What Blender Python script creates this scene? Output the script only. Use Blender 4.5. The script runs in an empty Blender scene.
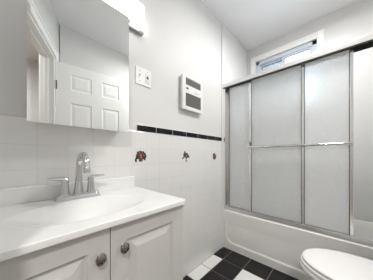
import bpy, bmesh, math, random
from mathutils import Vector, Matrix
random.seed(7)
PI = math.pi
sc = bpy.context.scene
C = sc.collection

# ------------------------------------------------------------------ camera, world, exposure
cam_d = bpy.data.cameras.new('camera'); cam = bpy.data.objects.new('camera', cam_d); C.objects.link(cam)
TH = math.radians(43.34)
cam.location = (0, -0.97, 1.035)
cam.rotation_euler = (PI/2, 0, TH - PI/2)
cam_d.sensor_width = 36; cam_d.lens = 162.23/373*36
cam_d.shift_y = 15.76/373
cam_d.clip_start = 0.01
sc.camera = cam
sc.view_settings.view_transform = 'Standard'; sc.view_settings.look = 'None'
sc.view_settings.gamma = 1; sc.view_settings.use_curve_mapping = False
sc.view_settings.exposure = -0.02
sc.cycles.max_bounces = 16; sc.cycles.diffuse_bounces = 8; sc.cycles.glossy_bounces = 8
sc.cycles.transmission_bounces = 12; sc.cycles.transparent_max_bounces = 16
sc.cycles.sample_clamp_indirect = 6

W = bpy.data.worlds.new('sky'); sc.world = W; W.use_nodes = True
bg = W.node_tree.nodes['Background']
bg.inputs['Color'].default_value = (0.72, 0.86, 1.0, 1); bg.inputs['Strength'].default_value = 11.0

SHADE_E, CEIL_FILL_W, HALL_FILL_W = 4.2, 20.0, 29.0  # the two watt values drive the added fill lamps

def area_light(name, loc, size, watts, color, rot=(0, 0, 0)):
    l = bpy.data.lights.new(name, 'AREA'); l.shape = 'DISK'; l.size = size; l.energy = watts; l.color = color
    o = bpy.data.objects.new(name, l); C.objects.link(o); o.location = loc; o.rotation_euler = rot
    return o

# ------------------------------------------------------------------ helpers
class MB:
    def __init__(s): s.bm = bmesh.new(); s.mi = 0
    def face(s, vs):
        try:
            f = s.bm.faces.new(vs); f.material_index = s.mi; return f
        except ValueError: return None
    def box(s, x0, x1, y0, y1, z0, z1):
        x0, x1 = sorted((x0, x1)); y0, y1 = sorted((y0, y1)); z0, z1 = sorted((z0, z1))
        v = [s.bm.verts.new(p) for p in ((x0,y0,z0),(x1,y0,z0),(x1,y1,z0),(x0,y1,z0),(x0,y0,z1),(x1,y0,z1),(x1,y1,z1),(x0,y1,z1))]
        for q in ((3,2,1,0),(4,5,6,7),(0,1,5,4),(1,2,6,5),(2,3,7,6),(3,0,4,7)): s.face([v[i] for i in q])
        return s
    def loft(s, rings, cap0=True, cap1=True, closed=True):
        R = [[s.bm.verts.new(p) for p in r] for r in rings]
        n = len(R[0])
        for a, b in zip(R, R[1:]):
            for i in range(n if closed else n-1):
                j = (i+1) % n; s.face([a[i], a[j], b[j], b[i]])
        if cap0: s.face(list(reversed(R[0])))
        if cap1: s.face(R[-1])
        return s
    def lathe(s, c, prof, axis='z', n=28):
        rings = []
        for r, h in prof:
            ring = []
            for i in range(n):
                a = 2*PI*i/n; u, v = r*math.cos(a), r*math.sin(a)
                if axis == 'z': p = (c[0]+u, c[1]+v, c[2]+h)
                elif axis == 'y': p = (c[0]+u, c[1]+h, c[2]-v)
                else: p = (c[0]+h, c[1]+u, c[2]+v)
                ring.append(p)
            rings.append(ring)
        return s.loft(rings)
    def tube(s, pts, rad, n=16, flat=1.0, up=Vector((0, 0, 1))):
        pts = [Vector(p) for p in pts]
        rads = rad if isinstance(rad, (list, tuple)) else [rad]*len(pts)
        rings = []; ref = None
        for i, p in enumerate(pts):
            t = (pts[min(i+1, len(pts)-1)] - pts[max(i-1, 0)]).normalized()
            if ref is None:
                ref = t.orthogonal().normalized() if abs(t.dot(up)) > .95 else (up - t*t.dot(up)).normalized()
            else: ref = (ref - t*ref.dot(t)).normalized()
            b = t.cross(ref)
            rings.append([p + ref*math.cos(2*PI*k/n)*rads[i]*flat + b*math.sin(2*PI*k/n)*rads[i] for k in range(n)])
        return s.loft(rings)
    def prism(s, poly, z0, z1):
        return s.loft([[(x, y, z0) for x, y in poly], [(x, y, z1) for x, y in poly]])
    def build(s, name, mats, parent=None, smooth=False, bevel=0, seg=2, loc=None, rz=0, sub=0):
        bmesh.ops.recalc_face_normals(s.bm, faces=s.bm.faces)
        me = bpy.data.meshes.new(name); s.bm.to_mesh(me); s.bm.free()
        for m in (mats if isinstance(mats, (list, tuple)) else [mats]): me.materials.append(m)
        if smooth:
            for p in me.polygons: p.use_smooth = True
            if smooth != 'all': me.set_sharp_from_angle(angle=math.radians(40))
        o = bpy.data.objects.new(name, me); C.objects.link(o)
        if parent:
            o.parent = parent
            # geometry is written in world metres; cancel the parent's offset
            pr = parent; off = Vector((0, 0, 0))
            while pr is not None: off += pr.location; pr = pr.parent
            o.location = -off
        if loc is not None: o.location = loc; o.rotation_euler = (0, 0, rz)
        if bevel:
            b = o.modifiers.new('bevel', 'BEVEL'); b.width = bevel; b.segments = seg; b.limit_method = 'ANGLE'; b.angle_limit = math.radians(40)
            b.harden_normals = False
        if sub:
            q = o.modifiers.new('sub', 'SUBSURF'); q.levels = sub; q.render_levels = sub
        return o

def tag(o, label=None, cat=None, group=None, kind=None):
    if label: o['label'] = label
    if cat: o['category'] = cat
    if group: o['group'] = group
    if kind: o['kind'] = kind
    return o
def thing(name, loc, label, cat, group=None):
    o = bpy.data.objects.new(name, None); o.empty_display_size = .05; C.objects.link(o); o.location = loc
    return tag(o, label, cat, group)
def struct(o): o['kind'] = 'structure'; return o
def inner(o, *pts):   # bezier-ish smooth path helper
    return pts

# ------------------------------------------------------------------ materials
def mat(name, col, rough=.5, metal=0, spec=.5, bump=0, bscale=40, coat=0, var=0, vscale=6):
    m = bpy.data.materials.new(name); m.use_nodes = True; N = m.node_tree.nodes; L = m.node_tree.links
    p = N['Principled BSDF']
    p.inputs['Base Color'].default_value = (*col, 1); p.inputs['Roughness'].default_value = rough
    p.inputs['Metallic'].default_value = metal; p.inputs['Specular IOR Level'].default_value = spec
    p.inputs['Coat Weight'].default_value = coat; p.inputs['Coat Roughness'].default_value = .08
    tc = N.new('ShaderNodeTexCoord')
    if bump:
        n = N.new('ShaderNodeTexNoise'); n.inputs['Scale'].default_value = bscale; n.inputs['Detail'].default_value = 3
        L.new(tc.outputs['Object'], n.inputs['Vector'])
        b = N.new('ShaderNodeBump'); b.inputs['Strength'].default_value = bump; b.inputs['Distance'].default_value = .002
        L.new(n.outputs['Fac'], b.inputs['Height']); L.new(b.outputs['Normal'], p.inputs['Normal'])
    if var:
        n = N.new('ShaderNodeTexNoise'); n.inputs['Scale'].default_value = vscale; n.inputs['Detail'].default_value = 4
        L.new(tc.outputs['Object'], n.inputs['Vector'])
        r = N.new('ShaderNodeValToRGB')
        r.color_ramp.elements[0].position = .3; r.color_ramp.elements[1].position = .7
        r.color_ramp.elements[0].color = (*[c*(1-var) for c in col], 1); r.color_ramp.elements[1].color = (*[min(1, c*(1+var)) for c in col], 1)
        L.new(n.outputs['Fac'], r.inputs['Fac']); L.new(r.outputs['Color'], p.inputs['Base Color'])
    return m

def tile_mat(name, col, grout, xo, zo, w, h, zmax, contrast=1, axis='X', rough=.16):
    m = mat(name, col, rough); N = m.node_tree.nodes; L = m.node_tree.links; p = N['Principled BSDF']
    tc = [n for n in N if n.type == 'TEX_COORD'][0]
    sp = N.new('ShaderNodeSeparateXYZ'); L.new(tc.outputs['Object'], sp.inputs[0])
    def mth(op, a, b):
        q = N.new('ShaderNodeMath'); q.operation = op
        for i, v in enumerate((a, b)):
            if isinstance(v, (int, float)): q.inputs[i].default_value = v
            else: L.new(v, q.inputs[i])
        return q.outputs[0]
    X = mth('ADD', mth('SUBTRACT', sp.outputs[axis], xo), w*40)
    Z = mth('ADD', mth('SUBTRACT', mth('MINIMUM', sp.outputs['Z'], zmax), zo), h*40)
    cb = N.new('ShaderNodeCombineXYZ'); L.new(X, cb.inputs[0]); L.new(Z, cb.inputs[1])
    br = N.new('ShaderNodeTexBrick'); br.offset = 0; br.squash = 1
    L.new(cb.outputs[0], br.inputs['Vector'])
    br.inputs['Scale'].default_value = 1; br.inputs['Brick Width'].default_value = w; br.inputs['Row Height'].default_value = h
    br.inputs['Mortar Size'].default_value = .0016; br.inputs['Mortar Smooth'].default_value = .3
    br.inputs['Color1'].default_value = (*col, 1); br.inputs['Color2'].default_value = (*[c*.985 for c in col], 1)
    br.inputs['Mortar'].default_value = (*grout, 1)
    L.new(br.outputs['Color'], p.inputs['Base Color'])
    b = N.new('ShaderNodeBump'); b.inputs['Strength'].default_value = .2*contrast; b.inputs['Distance'].default_value = .0015; b.invert = True
    n = N.new('ShaderNodeTexNoise'); n.inputs['Scale'].default_value = 9; L.new(tc.outputs['Object'], n.inputs['Vector'])
    b2 = N.new('ShaderNodeBump'); b2.inputs['Strength'].default_value = .25; b2.inputs['Distance'].default_value = .004
    L.new(n.outputs['Fac'], b2.inputs['Height']); L.new(b2.outputs['Normal'], b.inputs['Normal'])
    L.new(br.outputs['Fac'], b.inputs['Height']); L.new(b.outputs['Normal'], p.inputs['Normal'])
    return m

M = {}
M['paint'] = mat('wall_paint', (.68, .675, .665), .55, bump=.08, bscale=220)
M['ceil'] = mat('ceiling_paint', (.80, .80, .80), .7, bump=.08, bscale=180)
M['trim'] = mat('white_trim', (.86, .86, .85), .35)
M['doorw'] = mat('door_white', (.88, .88, .87), .38)
M['tile'] = tile_mat('wall_tile', (.74, .735, .72), (.665, .655, .64), .068, 1.083, .1105, .1075, 1.15)
M['tile2'] = tile_mat('alcove_tile', (.76, .76, .76), (.70, .70, .70), 1.6, 1.083, .1105, .1075, 9)
M['surround'] = mat('alcove_wall', (.66, .657, .655), .35)
M['blacktile'] = mat('black_tile', (.010, .010, .012), .15, spec=.25)
M['floorblack'] = mat('floor_black', (.012, .0105, .010), .26, spec=.28, bump=.2, bscale=30, var=.25, vscale=14)
M['floorwhite'] = mat('floor_white', (.74, .73, .72), .3, var=.03)
M['grout'] = mat('floor_grout', (.13, .12, .11), .8)
M['porc'] = mat('porcelain', (.82, .81, .80), .12, coat=.3)
M['seat'] = mat('seat_plastic', (.80, .79, .785), .22)
M['tub'] = mat('tub_enamel', (.84, .83, .81), .14, coat=.2)
M['marble'] = mat('cultured_marble', (.80, .797, .79), .14, coat=.3)
M['cab'] = mat('cabinet_grey_white', (.62, .61, .595), .38)
M['dark'] = mat('dark_gap', (.03, .03, .03), .8)
M['shade_gasket'] = mat('header_shade_and_gasket', (.10, .10, .10), .4, .6)  # dark tone for the header's painted shade and for the glazing gaskets
M['chrome'] = mat('chrome', (.68, .68, .69), .05, 1)
M['alu'] = mat('shower_aluminium', (.86, .86, .86), .26, 1)
M['header'] = mat('header_aluminium', (.74, .74, .73), .3, .6)
M['nickel'] = mat('brushed_nickel', (.34, .325, .31), .22, 1)
M['plastic'] = mat('white_plastic', (.79, .785, .775), .35)
M['grille'] = mat('grille_dark', (.04, .04, .04), .5)
M['grilleslat'] = mat('grille_slat', (.22, .215, .21), .4)
M['vinyl'] = mat('window_vinyl_backlit', (.60, .65, .72), .35)  # darker and bluer than white vinyl: backlit shade put into the colour
M['bronze'] = mat('hinge_metal', (.16, .12, .10), .4, 1)
M['wood'] = mat('hall_floor_wood', (.34, .22, .13), .4, var=.2)
M['mirror'] = mat('mirror_silver', (.87, .885, .88), .0, 1)
M['steel'] = mat('backplate_metal', (.42, .42, .42), .25, 1)
M['red'] = mat('red_button', (.10, .015, .015), .4)
M['slot'] = mat('outlet_slot', (.12, .09, .08), .5)
M['maroon'] = mat('decal_maroon', (.12, .035, .04), .4)
M['orange'] = mat('decal_orange', (.50, .17, .04), .4)
M['green'] = mat('decal_green', (.02, .035, .018), .4)
M['violet'] = mat('decal_violet', (.13, .05, .06), .4)
M['olive'] = mat('decal_olive', (.055, .05, .04), .4)
M['brown'] = mat('decal_brown', (.13, .07, .05), .4)
M['navy'] = mat('eave_blue', (.05, .08, .16), .5)

def emit(name, col, e):
    m = bpy.data.materials.new(name); m.use_nodes = True; N = m.node_tree.nodes; L = m.node_tree.links
    p = N['Principled BSDF']; p.inputs['Base Color'].default_value = (.9, .9, .9, 1)
    p.inputs['Emission Color'].default_value = (*col, 1); p.inputs['Emission Strength'].default_value = e
    return m
M['shade'] = emit('frosted_lit_glass', (1, .985, .965), SHADE_E)
M['lamp'] = emit('fill_lamp_diffuser', (1, .985, .965), 5)  # glowing cover of the added fill lamps

def clear_glass():
    m = bpy.data.materials.new('window_glass'); m.use_nodes = True; N = m.node_tree.nodes; L = m.node_tree.links
    N.remove(N['Principled BSDF']); out = N['Material Output']
    t = N.new('ShaderNodeBsdfTransparent'); g = N.new('ShaderNodeBsdfGlossy'); g.inputs['Roughness'].default_value = .02
    t.inputs['Color'].default_value = (.95, .97, .98, 1)
    f = N.new('ShaderNodeFresnel'); f.inputs['IOR'].default_value = 1.45
    mx = N.new('ShaderNodeMixShader'); L.new(f.outputs[0], mx.inputs[0]); L.new(t.outputs[0], mx.inputs[1]); L.new(g.outputs[0], mx.inputs[2])
    L.new(mx.outputs[0], out.inputs[0]); return m
M['winglass'] = clear_glass()
def screen_mat():
    m = bpy.data.materials.new('insect_screen'); m.use_nodes = True; N = m.node_tree.nodes; L = m.node_tree.links
    p = N['Principled BSDF']; p.inputs['Base Color'].default_value = (.06, .08, .12, 1)
    t = N.new('ShaderNodeBsdfTransparent'); mx = N.new('ShaderNodeMixShader'); mx.inputs[0].default_value = .72
    L.new(t.outputs[0], mx.inputs[1]); L.new(p.outputs[0], mx.inputs[2]); L.new(mx.outputs[0], N['Material Output'].inputs[0]); return m
M['screen'] = screen_mat()

def rain_glass():
    m = bpy.data.materials.new('obscured_rain_glass'); m.use_nodes = True; N = m.node_tree.nodes; L = m.node_tree.links
    p = N['Principled BSDF']
    p.inputs['Base Color'].default_value = (.97, .98, .98, 1); p.inputs['Roughness'].default_value = .3
    p.inputs['Transmission Weight'].default_value = 1; p.inputs['IOR'].default_value = 1.3
    tc = N.new('ShaderNodeTexCoord'); mp = N.new('ShaderNodeMapping'); mp.inputs['Scale'].default_value = (1, 1, .45)
    n = N.new('ShaderNodeTexVoronoi'); n.inputs['Scale'].default_value = 110; n.feature = 'SMOOTH_F1'
    n2 = N.new('ShaderNodeTexNoise'); n2.inputs['Scale'].default_value = 60
    L.new(tc.outputs['Object'], mp.inputs[0]); L.new(mp.outputs[0], n.inputs['Vector']); L.new(mp.outputs[0], n2.inputs['Vector'])
    ad = N.new('ShaderNodeMath'); ad.operation = 'ADD'; L.new(n.outputs['Distance'], ad.inputs[0]); L.new(n2.outputs['Fac'], ad.inputs[1])
    b = N.new('ShaderNodeBump'); b.inputs['Strength'].default_value = 1; b.inputs['Distance'].default_value = .010
    L.new(ad.outputs[0], b.inputs['Height']); L.new(b.outputs['Normal'], p.inputs['Normal'])
    # part of the light scatters diffusely in the pebbled face
    tr = N.new('ShaderNodeBsdfTranslucent'); tr.inputs['Color'].default_value = (.95, .96, .96, 1)
    df = N.new('ShaderNodeBsdfDiffuse'); df.inputs['Color'].default_value = (.93, .94, .94, 1)
    L.new(b.outputs['Normal'], tr.inputs['Normal'])
    m1 = N.new('ShaderNodeMixShader'); m1.inputs[0].default_value = .58
    L.new(tr.outputs[0], m1.inputs[1]); L.new(df.outputs[0], m1.inputs[2])
    m2 = N.new('ShaderNodeMixShader'); m2.inputs[0].default_value = .62
    L.new(p.outputs[0], m2.inputs[1]); L.new(m1.outputs[0], m2.inputs[2])
    L.new(m2.outputs[0], N['Material Output'].inputs[0]); return m
M['rain'] = rain_glass()
M['hallpaint'] = mat('hall_paint', (.42, .40, .38), .6)

# ------------------------------------------------------------------ the shell
ZC = 2.52; YF = -1.53; XW = 2.263
# window opening in the far wall
WY0, WY1, WZ0, WZ1 = -.79, -.135, 1.58, 2.312
m = MB()
m.box(-1.4, 2.4, -.0, .12, -.05, ZC+.05)
struct(m.build('wall_back', M['paint']))
m = MB(); t0, t1 = XW, XW+.16
m.box(t0, t1, YF-.12, WY0, 0, ZC); m.box(t0, t1, WY1, 0, 0, ZC); m.box(t0, t1, WY0, WY1, 0, WZ0); m.box(t0, t1, WY0, WY1, WZ1, ZC)
struct(m.build('wall_window', M['surround']))
m = MB(); m.box(.352, XW, YF-.11, YF, 0, ZC); struct(m.build('wall_front', M['paint']))

# diagonal wall with the doorway the camera stands in
P0 = Vector((.352, -1.56)); DV = Vector((-.37, .93)).normalized(); NV = Vector((-DV.y, DV.x))  # outward (to the hall)
if NV.x > 0: NV = -NV
TW = .11
def slab(mb, a, b, z0, z1, o0=0.0, o1=TW):
    p = [P0+DV*a+NV*o0, P0+DV*b+NV*o0, P0+DV*b+NV*o1, P0+DV*a+NV*o1]
    mb.prism([(q.x, q.y) for q in p], z0, z1)
LA, LB, DH = .20, 1.06, 2.045
m = MB()
slab(m, -.02, LA-.02, 0, ZC); slab(m, LA-.02, LB+.02, DH+.02, ZC); slab(m, LB+.02, LB+.10, 0, ZC)
struct(m.build('wall_diagonal', M['paint']))
e = P0 + DV*(LB+.10)
m = MB(); m.box(-.26, -.15, e.y-.06, 0, 0, ZC); m.box(-.15, e.x+.0, e.y-.06, e.y+.0, 0, ZC)
struct(m.build('wall_left', M['paint']))
# hall beyond the doorway
m = MB(); m.box(-1.4, -1.3, -2.7, 0, 0, ZC); m.box(.39, .5, -2.7, YF-.11, 0, ZC)
struct(m.build('wall_hall', M['hallpaint']))
m = MB(); m.box(-1.4, .6, -2.8, -2.7, 0, ZC); struct(m.build('wall_hall_end', M['paint']))
m = MB(); m.box(-1.4, 2.45, -2.8, .12, ZC, ZC+.1); struct(m.build('ceiling', M['ceil']))

# tiled floor
TP = .2035; X0, Y0 = 1.431, -.121
m = MB(); m.mi = 2; m.box(-.26, 2.3, YF, 0, -.06, -.001)
WH = {(-1, 0), (-2, 0), (-1, 2), (-3, 2), (-3, 1), (-5, 0), (-5, 2), (-4, 3), (-6, 1), (-2, 4), (-4, 5), (-7, 3), (-6, 4)}
for i in range(-9, 3):
    for j in range(0, 8):
        xa, xb = X0+i*TP+.0035, X0+(i+1)*TP-.0035
        yb = Y0-(j-1)*TP-.0035; ya = Y0-j*TP+.0035
        yb = min(yb, -.008); ya = max(ya, YF+.004); xa = max(xa, -.255)
        if yb-ya < .01 or xb-xa < .01 or xa > 2.2: continue
        m.mi = 1 if (i, j) in WH else 0
        # keep tiles inside the bathroom side of the diagonal wall
        c = Vector(((xa+xb)/2, (ya+yb)/2)); 
        if (c-P0).dot(NV) > .08: continue
        m.box(xa, xb, ya, yb, -.004, .0015)
struct(m.build('floor', [M['floorblack'], M['floorwhite'], M['grout']], bevel=.001, seg=1))
m = MB(); m.box(-1.4, .5, -2.8, .0, -.1, -.0605); m.box(-1.4, -.26, -2.8, 0, -.0605, -.001); m.box(-.26, .5, -2.8, YF, -.0605, -.001)
struct(m.build('floor_hall', M['wood']))

# wall tile wainscot and the alcove's tiled end wall
m = MB(); m.box(-.15, 1.597, -.007, 0, 0, 1.197); o = struct(m.build('trim_wainscot', M['tile'], bevel=.003))
m = MB(); m.box(1.597, XW, -.014, 0, 0, ZC); struct(m.build('trim_alcove_tile', M['tile2'], bevel=.003))
m = MB(); m.mi = 0
bx = .545; k = 0
edges = [.548, .703, .861, 1.018, 1.175, 1.332, 1.482, 1.597]
for a, b in zip(edges, edges[1:]): m.box(a+.0025, b-.0025, -.0085, 0, 1.199, 1.239)
m.mi = 1; m.box(.548, 1.597, -.006, 0, 1.197, 1.241)
struct(m.build('trim_black_tile_band', [M['blacktile'], M['surround']], bevel=.001))

# ceiling casings around the doorway (wall_diagonal)
m = MB()
slab(m, LA-.085, LA-.02, 0, DH+.02, -.018, 0); slab(m, LA-.085, LB+.04, DH+.02, DH+.085, -.018, 0)
slab(m, LA-.085, LA-.068, 0, DH+.1, -.026, -.0); slab(m, LA-.085, LB+.04, DH+.085, DH+.1, -.026, 0)
struct(m.build('trim_door_casing', M['trim'], bevel=.003))
m = MB()
slab(m, LA-.02, LA, 0, DH, -.002, TW); slab(m, LB, LB+.02, 0, DH, -.002, TW); slab(m, LA-.02, LB+.02, DH, DH+.02, -.002, TW)
slab(m, LA, LA+.012, 0, DH, .045, .075); slab(m, LA+.012, LB, DH-.012, DH, .045, .075)
struct(m.build('trim_door_jamb', M['trim'], bevel=.002))
m = MB()
slab(m, LA-.085, LA-.02, 0, DH+.02, TW, TW+.016); slab(m, LA-.085, LB+.085, DH+.02, DH+.085, TW, TW+.016); slab(m, LB+.03, LB+.085, 0, DH+.02, TW, TW+.016)
struct(m.build('trim_hall_casing', M['trim'], bevel=.003))
m = MB(); m.box(.42, 1.6, YF, YF+.012, 0, .09); struct(m.build('baseboard_front', M['trim'], bevel=.003))

def panel_face(mb, rects, x0, x1, z0, z1, y, dep, prof, sgn):
    """front face of a panelled door: rects are openings; grid face with nested raised panels. sgn=+1 face looks to +y"""
    xs = sorted({x0, x1, *[r[0] for r in rects], *[r[1] for r in rects]}); zs = sorted({z0, z1, *[r[2] for r in rects], *[r[3] for r in rects]})
    for a, b in zip(xs, xs[1:]):
        for c, d in zip(zs, zs[1:]):
            if any(a >= r[0]-1e-6 and b <= r[1]+1e-6 and c >= r[2]-1e-6 and d <= r[3]+1e-6 for r in rects): continue
            mb.face([mb.bm.verts.new(p) for p in ((a, y, c), (b, y, c), (b, y, d), (a, y, d))])
    for r in rects:
        rings = []
        for ins, dd in prof:
            a, b, c, d = r[0]+ins, r[1]-ins, r[2]+ins, r[3]-ins; yy = y-sgn*dd
            rings.append([(a, yy, c), (b, yy, c), (b, yy, d), (a, yy, d)])
        mb.loft(rings, cap0=False)

def panel_door_mesh(w, h, t, rects, prof):
    mb = MB()
    # local: x 0..w, y 0..t (room side at t), z 0..h
    panel_face(mb, rects, 0, w, 0, h, t, 0, prof, +1)
    panel_face(mb, rects, 0, w, 0, h, 0, 0, prof, -1)
    for q in (((0,0,0),(w,0,0),(w,t,0),(0,t,0)), ((0,0,h),(w,0,h),(w,t,h),(0,t,h)), ((0,0,0),(0,t,0),(0,t,h),(0,0,h)), ((w,0,0),(w,t,0),(w,t,h),(w,0,h))):
        mb.face([mb.bm.verts.new(p) for p in q])
    bmesh.ops.remove_doubles(mb.bm, verts=mb.bm.verts, dist=1e-5)
    return mb

# the open six panel door
DW, DHT, DT = .745, 2.02, .035
r6 = []
for (a, b) in ((.118, .318), (.43, .627)):
    for (c, d) in ((.22, .80), (.98, 1.60), (1.74, 1.915)): r6.append((a, b, c, d))
mb = panel_door_mesh(DW, DHT, DT, r6, [(0, 0), (.006, .006), (.016, .006), (.040, .002)])
hinge = (.310, -1.425, .012); da = math.atan2(.095, .72)
d1 = struct(mb.build('door_1', M['doorw'], loc=hinge, rz=da))
for z in (.25, 1.05, 1.77):
    h = MB(); h.box(-.036, .0, DT-.018, DT+.001, z-.045, z+.045); h.lathe((-.004, DT+.004, z-.045), [(.006, 0), (.006, .09)], n=12)
    for dz in (-.03, 0, .03): h.lathe((-.018, DT+.0005, z+dz), [(.004, 0), (.004, .0015)], 'y', 10)
    o = h.build('hinge', M['bronze'], d1, loc=(0, 0, 0)); o['label'] = 'dark metal hinge'
for s in (1, -1):
    h = MB(); yb = DT if s > 0 else 0
    h.lathe((DW-.065, yb, .95), [(.032, 0), (.032, s*.006), (.012, s*.012), (.012, s*.03), (.026, s*.04), (.028, s*.05), (.018, s*.06), (.002, s*.062)], 'y', 24)
    h.build('door_knob', M['nickel'], d1, smooth=True, loc=(0, 0, 0))

# the sliding window in the alcove
FX = XW+.018
m = MB(); cw = .062
m.box(XW-.014, XW, WY0-cw, WY0, WZ0-cw, WZ1+.07); m.box(XW-.014, XW, WY1, WY1+cw, WZ0-cw, WZ1+.07)
m.box(XW-.014, XW, WY0, WY1, WZ1, WZ1+.07); m.box(XW-.014, XW, WY0, WY1, WZ0-cw, WZ0)
w1 = struct(m.build('window_1', M['trim'], bevel=.003))
m = MB(); fw = .044
m.box(FX, FX+.07, WY0, WY0+fw, WZ0, WZ1); m.box(FX, FX+.07, WY1-fw, WY1, WZ0, WZ1); m.box(FX, FX+.07, WY0, WY1, WZ1-fw, WZ1); m.box(FX, FX+.07, WY0, WY1, WZ0, WZ0+fw)
m.build('window_frame', M['vinyl'], w1, bevel=.003)
for (a, b, xx) in ((WY0+fw, -.445, FX+.012), (-.475, WY1-fw, FX+.038)):
    m = MB(); q = .020
    m.box(xx, xx+.022, a, a+q, WZ0+fw, WZ1-fw); m.box(xx, xx+.022, b-q, b, WZ0+fw, WZ1-fw)
    m.box(xx, xx+.022, a+q, b-q, WZ1-fw-q, WZ1-fw); m.box(xx, xx+.022, a+q, b-q, WZ0+fw, WZ0+fw+q)
    sh = m.build('sash', M['vinyl'], w1, bevel=.002)
    m = MB(); m.box(xx+.008, xx+.013, a+q, b-q, WZ0+fw+q, WZ1-fw-q); m.build('window_pane', M['winglass'], sh)
    m = MB(); g_ = .004; ya, yb, za, zb = a+q, b-q, WZ0+fw+q, WZ1-fw-q
    m.box(xx+.006, xx+.0155, ya, ya+g_, za, zb); m.box(xx+.006, xx+.0155, yb-g_, yb, za, zb); m.box(xx+.006, xx+.0155, ya+g_, yb-g_, zb-g_*1.6, zb); m.box(xx+.006, xx+.0155, ya+g_, yb-g_, za, za+g_)
    m.build('gasket', M['navy'], sh)
m = MB(); m.box(XW-.03, XW+.018, WY0-.0, WY1+.0, WZ0-.001, WZ0+.012); m.build('window_sill', M['trim'], w1, bevel=.003)
m = MB(); m.box(FX+.062, FX+.0635, -.455, WY1-fw, WZ0+fw, WZ1-fw); m.build('insect_screen', M['screen'], w1)
# ------------------------------------------------------------------ bathtub
TX0, TX1, TY0, TY1, TZ = 1.628, XW-.002, YF+.004, -.016, .43
tub = thing('bathtub', ((TX0+TX1)/2, (TY0+TY1)/2, 0), 'white enamel bathtub with a recessed apron under the sliding glass doors', 'bathtub')
def rrect(x0, x1, y0, y1, r, n=8):
    out = []
    for cx, cy, a0 in ((x1-r, y1-r, 0), (x0+r, y1-r, PI/2), (x0+r, y0+r, PI), (x1-r, y0+r, 1.5*PI)):
        for i in range(n+1):
            a = a0+PI/2*i/n; out.append((cx+r*math.cos(a), cy+r*math.sin(a)))
    return out
m = MB(); rings = []
for (i0, i1, iy, r, z) in ((.010, 0, 0, .012, .30), (.008, 0, 0, .012, TZ-.006), (.009, 0, 0, .012, TZ-.002), (.012, .003, .004, .012, TZ), (.075, .05, .085, .10, TZ), (.085, .058, .095, .10, TZ-.008),
                           (.10, .07, .12, .10, TZ-.06), (.13, .10, .17, .11, .15), (.17, .14, .24, .10, .095), (.25, .22, .4, .05, .085)):
    rings.append([(x, y, z) for x, y in rrect(TX0+i0, TX1-i1, TY0+iy, TY1-iy, r)])
m.loft(rings, cap0=False)
m.build('tub_basin', M['tub'], tub, smooth='all')
# apron: front skin with a recessed field with rounded corners
m = MB(); NY, NZ = 170, 60
def sd(y, z):
    cy, cz = (TY0+TY1)/2, (.072+.60)/2; hy, hz, r = (TY1-TY0)/2-.03, (.60-.072)/2, .075
    qx, qz = abs(y-cy)-hy+r, abs(z-cz)-hz+r
    return math.hypot(max(qx, 0), max(qz, 0))+min(max(qx, qz), 0)-r
grid = []
for j in range(NZ+1):
    row = []
    for i in range(NY+1):
        y = TY0+(TY1-TY0)*i/NY; z = .002+(TZ-.006)*j/NZ
        s_ = min(1, max(0, -sd(y, z)/.016)); s_ = s_*s_*(3-2*s_)
        x = TX0+.0065*s_*min(1, max(0, (TZ-.012-z)/.14))+(.008*max(0, (z-(TZ-.012))/.008)**2 if z > TZ-.012 else 0)
        row.append(m.bm.verts.new((x, y, z)))
    grid.append(row)
for j in range(NZ):
    for i in range(NY): m.face([grid[j][i], grid[j][i+1], grid[j+1][i+1], grid[j+1][i]])
bk = [m.bm.verts.new(p) for p in ((TX0+.05, TY0, .002), (TX0+.05, TY1, .002), (TX0+.05, TY1, TZ-.004), (TX0+.05, TY0, TZ-.004))]
m.face(list(reversed(bk)))
m.face([*grid[0], bk[1], bk[0]]); m.face([*reversed(grid[-1]), bk[3], bk[2]])
m.face([grid[j][-1] for j in range(NZ+1)]+[bk[2], bk[1]]); m.face([grid[j][0] for j in range(NZ, -1, -1)]+[bk[0], bk[3]])
m.build('apron', M['tub'], tub, smooth=True)
m = MB(); m.lathe((1.95, TY1-.115, .33), [(.03, .0), (.03, -.008), (.001, -.01)], 'y', 20); m.build('overflow_plate', M['chrome'], tub, smooth=True)
m = MB(); m.lathe((1.95, TY1-.45, .086), [(.03, 0), (.03, .003), (.02, .003), (.001, .001)], 'z', 20); m.build('tub_drain', M['chrome'], tub, smooth=True)

# ------------------------------------------------------------------ shower door frame and two sliding panels
fr = thing('shower_enclosure', (1.65, -.77, TZ), 'metal framed sliding shower doors with obscured glass and a towel bar on the tub rim', 'shower door')
Ya, Yb = YF+.002, -.016
m = MB()
m.box(1.604, 1.6065, Ya, Yb, 1.797, 1.831); m.box(1.604, 1.692, Ya, Yb, 1.831, 1.837); m.box(1.6895, 1.692, Ya, Yb, 1.797, 1.831)
m.build('header_rail', M['header'], fr, bevel=.001)
m = MB(); m.box(1.6075, 1.612, Ya, Yb, 1.789, 1.8308); m.box(1.686, 1.6893, Ya, Yb, 1.782, 1.8308); m.box(1.612, 1.686, Ya, Yb, 1.827, 1.8305)
m.build('header_shade_strip', M['shade_gasket'], fr)  # dark strips stand in for the shade inside the header channel
m = MB(); m.box(1.6335, 1.690, Ya, Yb, TZ+.0005, TZ+.008); m.box(1.6335, 1.636, Ya, Yb, TZ+.008, TZ+.034); m.box(1.662, 1.6645, Ya, Yb, TZ+.008, TZ+.024); m.box(1.6875, 1.690, Ya, Yb, TZ+.008, TZ+.018)
m.build('bottom_track', M['alu'], fr, bevel=.0008)
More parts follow.
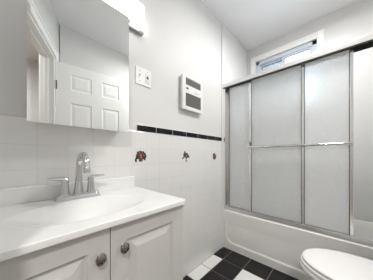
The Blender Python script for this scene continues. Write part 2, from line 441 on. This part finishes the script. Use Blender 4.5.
for (a, b) in ((Yb-.002, Yb), (Ya, Ya+.002)):
    m = MB(); m.box(1.617, 1.682, a, b, TZ+.03, 1.797); s_ = -1 if a > -.5 else 1; e_ = a if s_ < 0 else b
    m.box(1.617, 1.620, e_, e_+s_*.020, TZ+.03, 1.797); m.box(1.679, 1.682, e_, e_+s_*.020, TZ+.03, 1.797)
    m.build('wall_jamb', M['alu'], fr, bevel=.0008)
def shower_panel(y0, y1, x, label, bar):
    zb, zt = TZ+.0105, 1.822; sw = .020; hx = .009
    m = MB()
    # welded perimeter frame of the sliding door
    for (a, b) in ((y0, y0+sw), (y1-sw, y1)): m.box(x-hx, x+hx, a, b, zb, zt)
    m.box(x-hx, x+hx, y0+sw, y1-sw, zb, zb+.026); m.box(x-hx, x+hx, y0+sw, y1-sw, zt-.03, zt)
    t = m.build('sliding_door', M['alu'], fr, bevel=.0025); t['label'] = label
    spans = [(y0+sw, y1-sw)]
    if bar:
        ym = -.748
        m = MB(); m.box(x-hx, x+hx, ym-.009, ym+.009, zb+.026, zt-.03); m.build('middle_stile', M['alu'], t, bevel=.002)
        spans = [(y0+sw, ym-.009), (ym+.009, y1-sw)]
    for (a, b) in spans:
        m = MB(); m.box(x-.002, x+.002, a-.003, b+.003, zb+.02, zt-.025); m.build('glass_pane', M['rain'], t)
        m = MB(); m.box(x-.0045, x+.0045, a-.001, a+.0035, zb+.026, zt-.03); m.box(x-.0045, x+.0045, b-.0035, b+.001, zb+.026, zt-.03); m.box(x-.0045, x+.0045, a+.0035, b-.0035, zb+.025, zb+.029); m.build('glazing_gasket', M['shade_gasket'], t)
    if bar:
        zz = 1.120
        m = MB(); m.tube([(x-.040, y0+.008, zz), (x-.040, y1-.006, zz)], .0105, 14)
        for yy in (y0+.010, y1-.010): m.tube([(x-hx, yy, zz), (x-.046, yy, zz)], .008, 12)
        m.build('towel_bar', M['chrome'], t, smooth=True)
        m = MB(); m.box(x-hx-.008, x-hx, y1-.018, y1-.004, zz+.02, zz+.05); m.build('bumper', M['dark'], t, bevel=.001)
    return t
shower_panel(-1.043, -.300, 1.652, 'outer sliding panel with towel bar', True)
shower_panel(-.758, -.040, 1.6755, 'inner sliding panel beside the tiled wall', False)

# ------------------------------------------------------------------ vanity cabinet
VX0, VX1, VY = -.110, .520, -.440; XM_ = .2015
van = thing('vanity_cabinet', ((VX0+VX1)/2, -.22, 0), 'light grey two door vanity cabinet beneath the sink top', 'cabinet')
m = MB(); m.box(VX0, VX0+.016, VY, -.008, .0015, .816); m.box(VX1-.016, VX1, VY, -.008, .0015, .816); m.box(VX0+.016, VX1-.016, -.016, -.008, .09, .816)
m.box(VX0+.016, VX1-.016, VY+.06, -.016, .09, .106); m.box(VX0+.016, VX1-.016, VY+.06, VY+.075, .0015, .09)
m.box(VX0+.016, VX1-.016, VY, VY+.018, .09, .13); m.box(VX0+.016, VX1-.016, VY, VY+.018, .77, .816); m.box(XM_-.03, XM_+.03, VY, VY+.018, .13, .77)
m.build('body', M['cab'], van, bevel=.0015)
m = MB(); m.box(VX0+.006, VX1-.006, VY+.006, VY+.014, .8162, .8222); m.box(VX1-.014, VX1-.006, VY+.014, -.02, .8162, .8222); m.build('shadow_gap_strip', M['dark'], van)  # black strip paints in the shadow gap below the sink top
XM = .2015
for (a, b, side) in ((VX0+.002, XM-.0015, 1), (XM+.0015, VX1-.002, -1)):
    w, h = b-a, .8155-.10
    mb = panel_door_mesh(w, h, .018, [(.058, w-.05, .055, h-.056)], [(0, 0), (.005, .006), (.012, .0075), (.036, .0005), (.040, .0)])
    for v in mb.bm.verts: v.co = Vector((a+w-v.co.x, VY-.001-v.co.y, .10+v.co.z))   # face looks to -y
    dr = mb.build('cabinet_door', M['cab'], van)
    b_ = dr.modifiers.new('bevel', 'BEVEL'); b_.width = .002; b_.segments = 2; b_.limit_method = 'ANGLE'; b_.angle_limit = math.radians(60)
    kx = (XM-.031) if side == 1 else (XM+.040)
    m = MB(); prof = [(.009, 0), (.0065, -.003), (.0065, -.009), (.013, -.011), (.0160, -.014), (.0160, -.0165), (.0125, -.0195), (.006, -.021), (.0005, -.0215)]
    rings = []
    for r, hh in prof:
        rings.append([(kx+r*math.cos(2*PI*i/28)*.92, VY-.0185+hh, (.737 if side == 1 else .741)+r*math.sin(2*PI*i/28)*1.12) for i in range(28)])
    m.loft(rings)
    o = m.build('knob', M['nickel'], dr, smooth=True); o['label'] = 'dark brushed metal knob'

# sink top: moulded slab with oval bowl
CX0, CX1, CY0, CY1, CZ, CB = -.118, .528, -.475, -.009, .840, .8225
top = thing('bathroom_sink', ((CX0+CX1)/2, -.24, CB), 'glossy white moulded sink top with an oval basin and backsplash', 'sink')
m = MB(); NX, NYY = 150, 110; bx_, by_, ba, bb = .205, -.265, .222, .142
def topz(x, y):
    r = math.hypot((x-bx_)/ba, (y-by_)/bb)
    z = CZ
    if r < 1.03:
        t_ = min(1, (1.03-r)/.85); s_ = t_*t_*(3-2*t_)
        z -= .070*(.45*t_+.55*s_)*(1 if r > 0 else 1)
    d = min(x-CX0, CX1-x, y-CY0)
    if d < .0025: z -= .0025-math.sqrt(max(0, .0025**2-(.0025-d)**2))
    return z
g = []
for j in range(NYY+1):
    row = []
    for i in range(NX+1):
        u, v = i/NX, j/NYY
        x = CX0+(CX1-CX0)*u; y = CY0+(CY1-CY0)*v
        row.append((x, y))
    g.append(row)
# non uniform borders for a crisp rounded edge
xs = [CX0, CX0+.0003, CX0+.0009, CX0+.0017, CX0+.0025]+[CX0+.0025+(CX1-CX0-.005)*i/NX for i in range(1, NX)]+[CX1-.0025, CX1-.0017, CX1-.0009, CX1-.0003, CX1]
ys = [CY0, CY0+.0003, CY0+.0009, CY0+.0017, CY0+.0025]+[CY0+.0025+(CY1-CY0-.0025)*i/NYY for i in range(1, NYY+1)]
G = [[m.bm.verts.new((x, y, topz(x, y))) for x in xs] for y in ys]
for a, b in zip(G, G[1:]):
    for i in range(len(xs)-1): m.face([a[i], a[i+1], b[i+1], b[i]])
border = G[0]+[r[-1] for r in G[1:]]+list(reversed(G[-1][:-1]))+[r[0] for r in reversed(G[1:-1])]
low = [m.bm.verts.new((v.co.x, v.co.y, CB)) for v in border]
for i in range(len(border)):
    j = (i+1) % len(border); m.face([border[j], border[i], low[i], low[j]])
# round the two front corners in plan
for v in m.bm.verts:
    for cx in (CX0, CX1):
        R = .014; sx = 1 if cx == CX1 else -1
        px, py = cx-sx*R, CY0+R
        dx, dy = (v.co.x-px)*sx, py-v.co.y
        if dx > 0 and dy > 0:
            mx_ = max(dx, dy); L_ = math.hypot(dx, dy)
            if L_ > 0: v.co.x = px+sx*dx*mx_/L_; v.co.y = py-dy*mx_/L_
m.build('sink_slab', M['marble'], top, smooth=True)
m = MB(); m.box(CX0, CX1-.004, -.028, -.0085, CZ-.001, .906); m.build('backsplash', M['marble'], top, bevel=.004, seg=3)
m = MB(); m.lathe((bx_, by_, CZ-.074), [(.022, 0), (.022, .003), (.016, .004), (.014, .001), (.001, .002)], 'z', 24); m.build('drain', M['chrome'], top, smooth=True)

# faucet
FXc, FYc = .205, -.082
fau = thing('bathroom_faucet', (FXc, FYc, CZ), 'chrome two handle faucet with a high arched spout on the sink top', 'faucet')
m = MB(); rings = []
def ob(hw, hd, z, n=10): return [(FXc+x, FYc+y, z) for x, y in rrect(-hw, hw, -hd, hd, min(hd*.6, .014), n)]
m.loft([ob(.088, .031, CZ+.0003), ob(.088, .031, CZ+.004), ob(.080, .024, CZ+.020), ob(.077, .021, CZ+.023)])
m.build('base_plate', M['chrome'], fau, smooth=True)
m = MB(); m.lathe((FXc, FYc, CZ+.02), [(.021, 0), (.020, .01), (.0165, .035), (.014, .06)], 'z', 28)
pts = [(FXc, FYc, CZ+.05), (FXc+.001, FYc, CZ+.09), (FXc+.002, FYc-.002, CZ+.130)]
rads = [.0160, .0145, .0138]
for i in range(1, 15):
    a = PI*i/14*.96
    pts.append((FXc+.003, FYc-.058+.056*math.cos(a), CZ+.150+.049*math.sin(a))); rads.append(.0132)
pts += [(FXc+.003, FYc-.115, CZ+.146), (FXc+.003, FYc-.117, CZ+.140)]; rads += [.0132, .0132]
m.tube(pts, rads, 20)
m.lathe((FXc+.003, FYc-.117, CZ+.124), [(.009, -.001), (.0135, -.001), (.0150, .004), (.0150, .018), (.0130, .022)], 'z', 24)
m.build('spout', M['chrome'], fau, smooth=True)
for s in (-1, 1):
    hx_ = FXc+s*.0515
    m = MB(); m.lathe((hx_, FYc, CZ+.019), [(.0185, 0), (.0178, .008), (.0155, .03), (.0140, .055), (.0140, .066), (.0125, .073), (.004, .077)], 'z', 24)
    o = m.build('handle', M['chrome'], fau, smooth=True)
    m = MB(); m.tube([(hx_-s*.010, FYc, CZ+.086), (hx_+s*.004, FYc-.001, CZ+.0935), (hx_+s*.030, FYc-.003, CZ+.0955), (hx_+s*.060, FYc-.005, CZ+.0945)], [.0105, .0110, .0090, .0075], 16, flat=.75)
    m.build('lever', M['chrome'], o, smooth=True)
m = MB(); m.tube([(FXc, FYc+.022, CZ+.018), (FXc, FYc+.022, CZ+.075)], .0025, 10); m.lathe((FXc, FYc+.022, CZ+.075), [(.003, 0), (.006, .004), (.006, .010), (.001, .013)], 'z', 14)
m.build('lift_rod', M['chrome'], fau, smooth=True)

# ------------------------------------------------------------------ mirrored medicine cabinet
MX0, MX1, MZ0, MZ1, MY = .032, .446, 1.168, 1.822, -.100
mc = thing('medicine_cabinet', ((MX0+MX1)/2, 0, MZ0), 'frameless mirror cabinet on the wall above the sink, below the light bar', 'mirror cabinet')
m = MB(); m.box(MX0+.016, MX1-.016, MY+.012, -.001, MZ0+.014, MZ1-.014); m.build('body', M['plastic'], mc, bevel=.002)
m = MB(); bw, bd = .010, .0004
def mr(i, y): return [(MX0+i, y, MZ0+i), (MX1-i, y, MZ0+i), (MX1-i, y, MZ1-i), (MX0+i, y, MZ1-i)]
m.loft([mr(0, MY+.005), mr(0, MY+bd), mr(bw, MY)])
o = m.build('mirror_door', M['mirror'], mc)
m = MB(); m.box(MX0+.003, MX1-.003, MY+.0052, MY+.012, MZ0+.003, MZ1-.003); m.build('door_backing', M['plastic'], mc)

# ------------------------------------------------------------------ vanity light bar
vl = thing('vanity_light', (.27, 0, 1.84), 'lit vanity light with frosted shades on a metal bar above the mirror cabinet', 'wall light')
m = MB(); m.box(-.03, .588, -.028, -.0005, 1.836, 1.853); m.build('bar', M['steel'], vl, bevel=.004, seg=3)
m = MB(); m.box(.17, .37, -.020, -.0005, 1.856, 1.94); m.build('backplate', M['steel'], vl, bevel=.003)
for x0 in (-.036, .168, .372):
    x1 = x0+.191
    m = MB(); m.box(x0+.08, x0+.112, -.05, -.02, 1.850, 1.862); arm = m.build('shade_holder', M['steel'], vl, bevel=.002)
    m = MB(); rings = []
    for (i, z) in ((.008, 1.857), (0, 1.863), (0, 1.975), (.006, 1.981)):
        rings.append([(x, y, z) for x, y in rrect(x0+i, x1-i, -.078+i, -.0215-i, .014, 5)])
    m.loft(rings); m.build('shade', M['shade'], vl, smooth=True)

# ------------------------------------------------------------------ light switch plate, wall heater
sp = thing('switch_plate', (.598, 0, 1.567), 'white double wall plate with a toggle switch and an outlet, right of the mirror', 'switch plate')
m = MB(); m.box(.540, .659, -.006, -.0005, 1.508, 1.626); m.build('cover_plate', M['plastic'], sp, bevel=.003)
m = MB(); m.box(.565, .575, -.008, -.006, 1.555, 1.580); m.box(.567, .573, -.018, -.007, 1.568, 1.577); m.build('toggle', M['plastic'], sp, bevel=.001)
m = MB(); m.box(.612, .644, -.009, -.006, 1.534, 1.600)
sk = m.build('outlet_insert', M['plastic'], sp, bevel=.002)
for z in (1.548, 1.588):
    m = MB(); m.box(.6215, .6235, -.0095, -.0088, z-.004, z+.004); m.box(.6325, .6345, -.0095, -.0088, z-.004, z+.004); m.lathe((.628, -.0092, z-.008), [(.002, 0), (.002, -.0003)], 'y', 8)
    m.build('socket', M['slot'], sk)
m = MB(); m.box(.621, .635, -.0110, -.0088, 1.560, 1.577); o = m.build('reset_button', M['red'], sk, bevel=.0005); o['label'] = 'dark red reset button'
for (x, z) in ((.57, 1.598), (.57, 1.536), (.628, 1.610), (.628, 1.524)):
    m = MB(); m.lathe((x, -.0058, z), [(.003, 0), (.003, -.0012), (.0005, -.0016)], 'y', 10)
    m.build('screw', M['nickel'], sp)

HX0, HX1, HZ0, HZ1 = .944, 1.212, 1.424, 1.712
ht = thing('wall_heater', ((HX0+HX1)/2, 0, HZ0), 'white rectangular wall heater with two dark louvred grilles above the black tile band', 'wall heater')
m = MB(); m.box(HX0+.008, HX1-.008, -.022, -.0005, HZ0+.008, HZ1-.004)
m.box(HX0, HX0+.040, -.035, -.018, HZ0, HZ1); m.box(HX1-.027, HX1, -.035, -.018, HZ0, HZ1)
m.box(HX0+.040, HX1-.027, -.035, -.018, HZ1-.018, HZ1); m.box(HX0+.040, HX1-.027, -.035, -.018, HZ0, HZ0+.032)
m.box(HX0+.040, HX1-.027, -.036, -.018, 1.566, 1.634)
m.build('housing', M['plastic'], ht, bevel=.003)
for (z0, z1, vert) in ((1.634, HZ1-.018, False), (HZ0+.032, 1.566, True)):
    m = MB(); m.mi = 0; m.box(HX0+.040, HX1-.027, -.0245, -.0215, z0, z1); m.mi = 1
    if vert:
        n = 22
        for i in range(n):
            x = HX0+.043+(HX1-HX0-.067)*(i+.5)/n-.0016*0; m.box(x-.0022, x+.0022, -.031, -.024, z0, z1)
    else:
        for i in range(7):
            z = z0+(z1-z0)*(i+.5)/7; m.box(HX0+.040, HX1-.027, -.031, -.024, z-.0022, z+.0022)
    m.build('grille', [M['grille'], M['grilleslat']], ht)
m = MB(); m.box(HX0+.045, HX0+.072, -.0368, -.0355, 1.598, 1.612); o = m.build('badge', M['grille'], ht)
m = MB()
for i in range(6): m.box(HX1-.115+i*.011, HX1-.107+i*.011, -.0365, -.0358, 1.587, 1.592)
m.build('printed_marking', M['grilleslat'], ht)

# ------------------------------------------------------------------ flower decals on the wall tiles
def decal(xc, label, seed, kind):
    rnd = random.Random(seed); zc = 1.030; y = -.0072
    t = thing('flower_decal', (xc, -.007, zc-.026), label, 'tile decal', 'flower decals on the wall tiles')
    S = (1.18, 1.5, 1.45)[kind]
    def disc(mb, x, z, rx, rz, th=.0008, k=0):
        x = xc+(x-xc)*S; z = zc+(z-zc)*S; rx *= S; rz *= S
        n = 12; mb.loft([[(x+rx*math.cos(2*PI*i/n), y-k*.0003, z+rz*math.sin(2*PI*i/n)) for i in range(n)], [(x+rx*math.cos(2*PI*i/n)*.9, y-th-k*.0003, z+rz*math.sin(2*PI*i/n)*.9) for i in range(n)]])
    if kind == 0:      # potted bouquet with leaves falling to both sides
        m = MB()
        m.loft([[(xc-.012, yy, zc-.034), (xc+.012, yy, zc-.034), (xc+.017, yy, zc-.002), (xc-.017, yy, zc-.002)] for yy in (y, y-.0012)])
        m.build('pot', M['violet'], t)
        m = MB()
        for k in range(17):
            a = rnd.uniform(-.25, PI+.25); r = rnd.uniform(.020, .034)
            disc(m, xc+r*math.cos(a), zc+r*.9*math.sin(a), .0055, .0048, k=k % 3)
        for (dx, dz) in ((-.026, -.010), (-.030, -.018), (-.029, -.025), (.024, -.008), (.026, -.016), (.031, .004), (.030, -.004), (.024, .014), (.018, .024), (-.017, -.008), (-.022, .000), (.015, -.010), (-.012, -.002), (-.004, .027)): disc(m, xc+dx, zc+dz, .0062, .0066)
        m.build('leaves', M['green'], t)
        m = MB()
        for k, (dx, dz) in enumerate(((-.015, .014), (.011, .012), (0, .020), (-.018, .004), (.013, .000), (-.017, .022), (-.009, .003), (-.006, .010), (.008, -.004))): disc(m, xc+dx, zc+dz, .0080, .0072, k=2+k % 3)
        m.build('blossoms', M['maroon'], t)
        m = MB(); disc(m, xc, zc+.007, .0068, .0080, k=5); disc(m, xc+.004, zc-.004, .005, .005, k=5); m.build('centre_blossom', M['orange'], t)
    elif kind == 1:    # dark round crown on a short stem with a foot
        m = MB()
        for k in range(30):
            a = rnd.uniform(0, 2*PI); r = .020*math.sqrt(rnd.random())
            disc(m, xc+r*math.cos(a), zc+.010+r*.95*math.sin(a), .0055, .0050, k=k % 4)
        for (dx, dz) in ((-.024, -.008), (-.019, -.004), (.023, -.006), (.018, -.002), (-.028, -.012)): disc(m, xc+dx, zc+dz, .0052, .0045)
        m.build('leaves', M['olive'], t)
        m = MB(); disc(m, xc-.006, zc+.012, .006, .005, k=5); disc(m, xc+.008, zc+.016, .005, .004, k=5); m.build('blossoms', M['brown'], t)
        m = MB(); m.loft([[(xc-.004, yy, zc-.042), (xc+.004, yy, zc-.042), (xc+.004, yy, zc), (xc-.004, yy, zc)] for yy in (y, y-.0006)]); disc(m, xc, zc-.027, .009, .003)
        m.build('stem', M['olive'], t)
    else:              # tall brown bouquet
        m = MB()
        for k in range(30):
            a = rnd.uniform(0, 2*PI); r = math.sqrt(rnd.random())
            disc(m, xc+.020*r*math.cos(a), zc+.002+.024*r*math.sin(a), .0060, .0055, k=k % 4)
        m.build('leaves', M['brown'], t)
        m = MB()
        for (dx, dz) in ((-.008, .010), (.009, .004), (-.002, -.008)): disc(m, xc+dx, zc+dz, .0065, .006, k=5)
        m.build('blossoms', M['maroon'], t)
        m = MB(); disc(m, xc+.002, zc+.016, .004, .004, k=6); m.build('centre_blossom', M['orange'], t)
decal(.576, 'potted flower decal with orange centre on the tile nearest the mirror', 1, 0)
decal(1.017, 'dark tree shaped decal on the tile below the wall heater', 2, 1)
decal(1.453, 'narrow brown bouquet decal on the tile nearest the shower doors', 3, 2)

# ------------------------------------------------------------------ toilet
TCX = 1.272
toi = thing('toilet', (TCX, -1.15, 0), 'white toilet with a closed lid in front of the bathtub', 'toilet')
def egg(a, yb, yt, z, cx=TCX, back=.80, n=48):
    """outline from back yb to tip yt; half width a"""
    yc = yt-(.26 if yt-yb > .3 else (yt-yb)*.55); out = []
    for i in range(n+1):
        ang = PI*i/n; out.append((cx+a*math.cos(ang), yc+(yt-yc)*math.sin(ang), z))
    k = 8
    for i in range(1, k):
        f = i/k; out.append((cx-a*(1-(1-back)*f*f), yc+(yb-yc)*f, z))
    for i in range(5):
        f = i/4; out.append((cx-a*back+2*a*back*f, yb-.006*math.sin(PI*f), z))
    for i in range(k-1, 0, -1):
        f = i/k; out.append((cx+a*(1-(1-back)*f*f), yc+(yb-yc)*f, z))
    return out
TY, BY = -.79, -1.252
m = MB(); m.loft([egg(.182, BY, TY-.010, .3995), egg(.187, BY, TY-.005, .404), egg(.187, BY, TY-.005, .411), egg(.183, BY+.003, TY-.009, .416), egg(.169, BY+.015, TY-.023, .4185), egg(.10, BY+.08, TY-.095, .4205)])
m.build('lid', M['seat'], toi, smooth='all')
m = MB(); m.loft([egg(.184, BY, TY-.004, .376), egg(.190, BY, TY+.003, .381), egg(.190, BY, TY+.003, .392), egg(.186, BY, TY-.001, .397)])
m.build('seat', M['seat'], toi, smooth=True)
m = MB(); m.loft([egg(.100, -1.42, -1.00, .0015), egg(.105, -1.42, -.99, .02), egg(.098, -1.41, -1.01, .06), egg(.100, -1.40, -1.00, .14), egg(.125, -1.40, -.93, .22), egg(.160, -1.38, -.85, .29), egg(.180, -1.36, -.806, .335), egg(.188, -1.36, -.784, .345), egg(.188, -1.36, -.784, .365), egg(.183, -1.36, -.790, .374)])
m.build('bowl', M['porc'], toi, smooth='all')
m = MB(); 
m.loft([[(x, y, z) for x, y in rrect(TCX-w, TCX+w, -1.518, yf, .03)] for (w, yf, z) in ((.16, -1.36, .372), (.195, -1.33, .40), (.205, -1.315, .55), (.21, -1.31, .72))])
m.build('tank', M['porc'], toi, smooth=True)
m = MB(); m.loft([[(x, y, z) for x, y in rrect(TCX-w, TCX+w, -1.523, yf, .03)] for (w, yf, z) in ((.214, -1.306, .7205), (.220, -1.300, .728), (.220, -1.300, .745), (.212, -1.308, .757))])
m.build('tank_lid', M['porc'], toi, smooth=True)
m = MB(); m.lathe((TCX-.15, -1.316, .66), [(.012, 0), (.012, .012), (.006, .016), (.006, .022)], 'y', 16); m.tube([(TCX-.15, -1.296, .66), (TCX-.09, -1.292, .652)], [.006, .005], 10)
m.build('flush_lever', M['chrome'], toi, smooth=True)
for s in (-1, 1):
    m = MB(); m.tube([(TCX+s*.075-.02, -1.262, .410), (TCX+s*.075+.02, -1.262, .410)], .011, 14); m.box(TCX+s*.075-.014, TCX+s*.075+.014, -1.275, -1.25, .3745, .408)
    m.build('seat_hinge', M['seat'], toi, bevel=.002)

# ------------------------------------------------------------------ unseen lamps added as fill (bathroom and hall ceilings)
def fill_lamp(x, y, label, watts):
    t = thing('added_fill_light', (x, y, ZC), label, 'added fill light')
    m = MB(); m.lathe((x, y, ZC-.001), [(.15, 0), (.15, -.018), (.142, -.022)], 'z', 36); m.build('rim', M['plastic'], t, smooth=True)
    m = MB(); m.lathe((x, y, ZC-.018), [(.138, 0), (.132, -.025), (.105, -.045), (.06, -.056), (.01, -.06)], 'z', 36); m.build('diffuser', M['lamp'], t, smooth=True)
    a = area_light('fill_lamp_light', (x, y, ZC-.085), .24, watts, (1, .985, .96))
    a.parent = t; a.location = (0, 0, -.085)
fill_lamp(1.42, -.88, 'added unseen fill light, round and flush, over the bathroom floor', CEIL_FILL_W)
fill_lamp(-.55, -1.60, 'added unseen fill light, round and flush, in the hall outside the doorway', HALL_FILL_W)
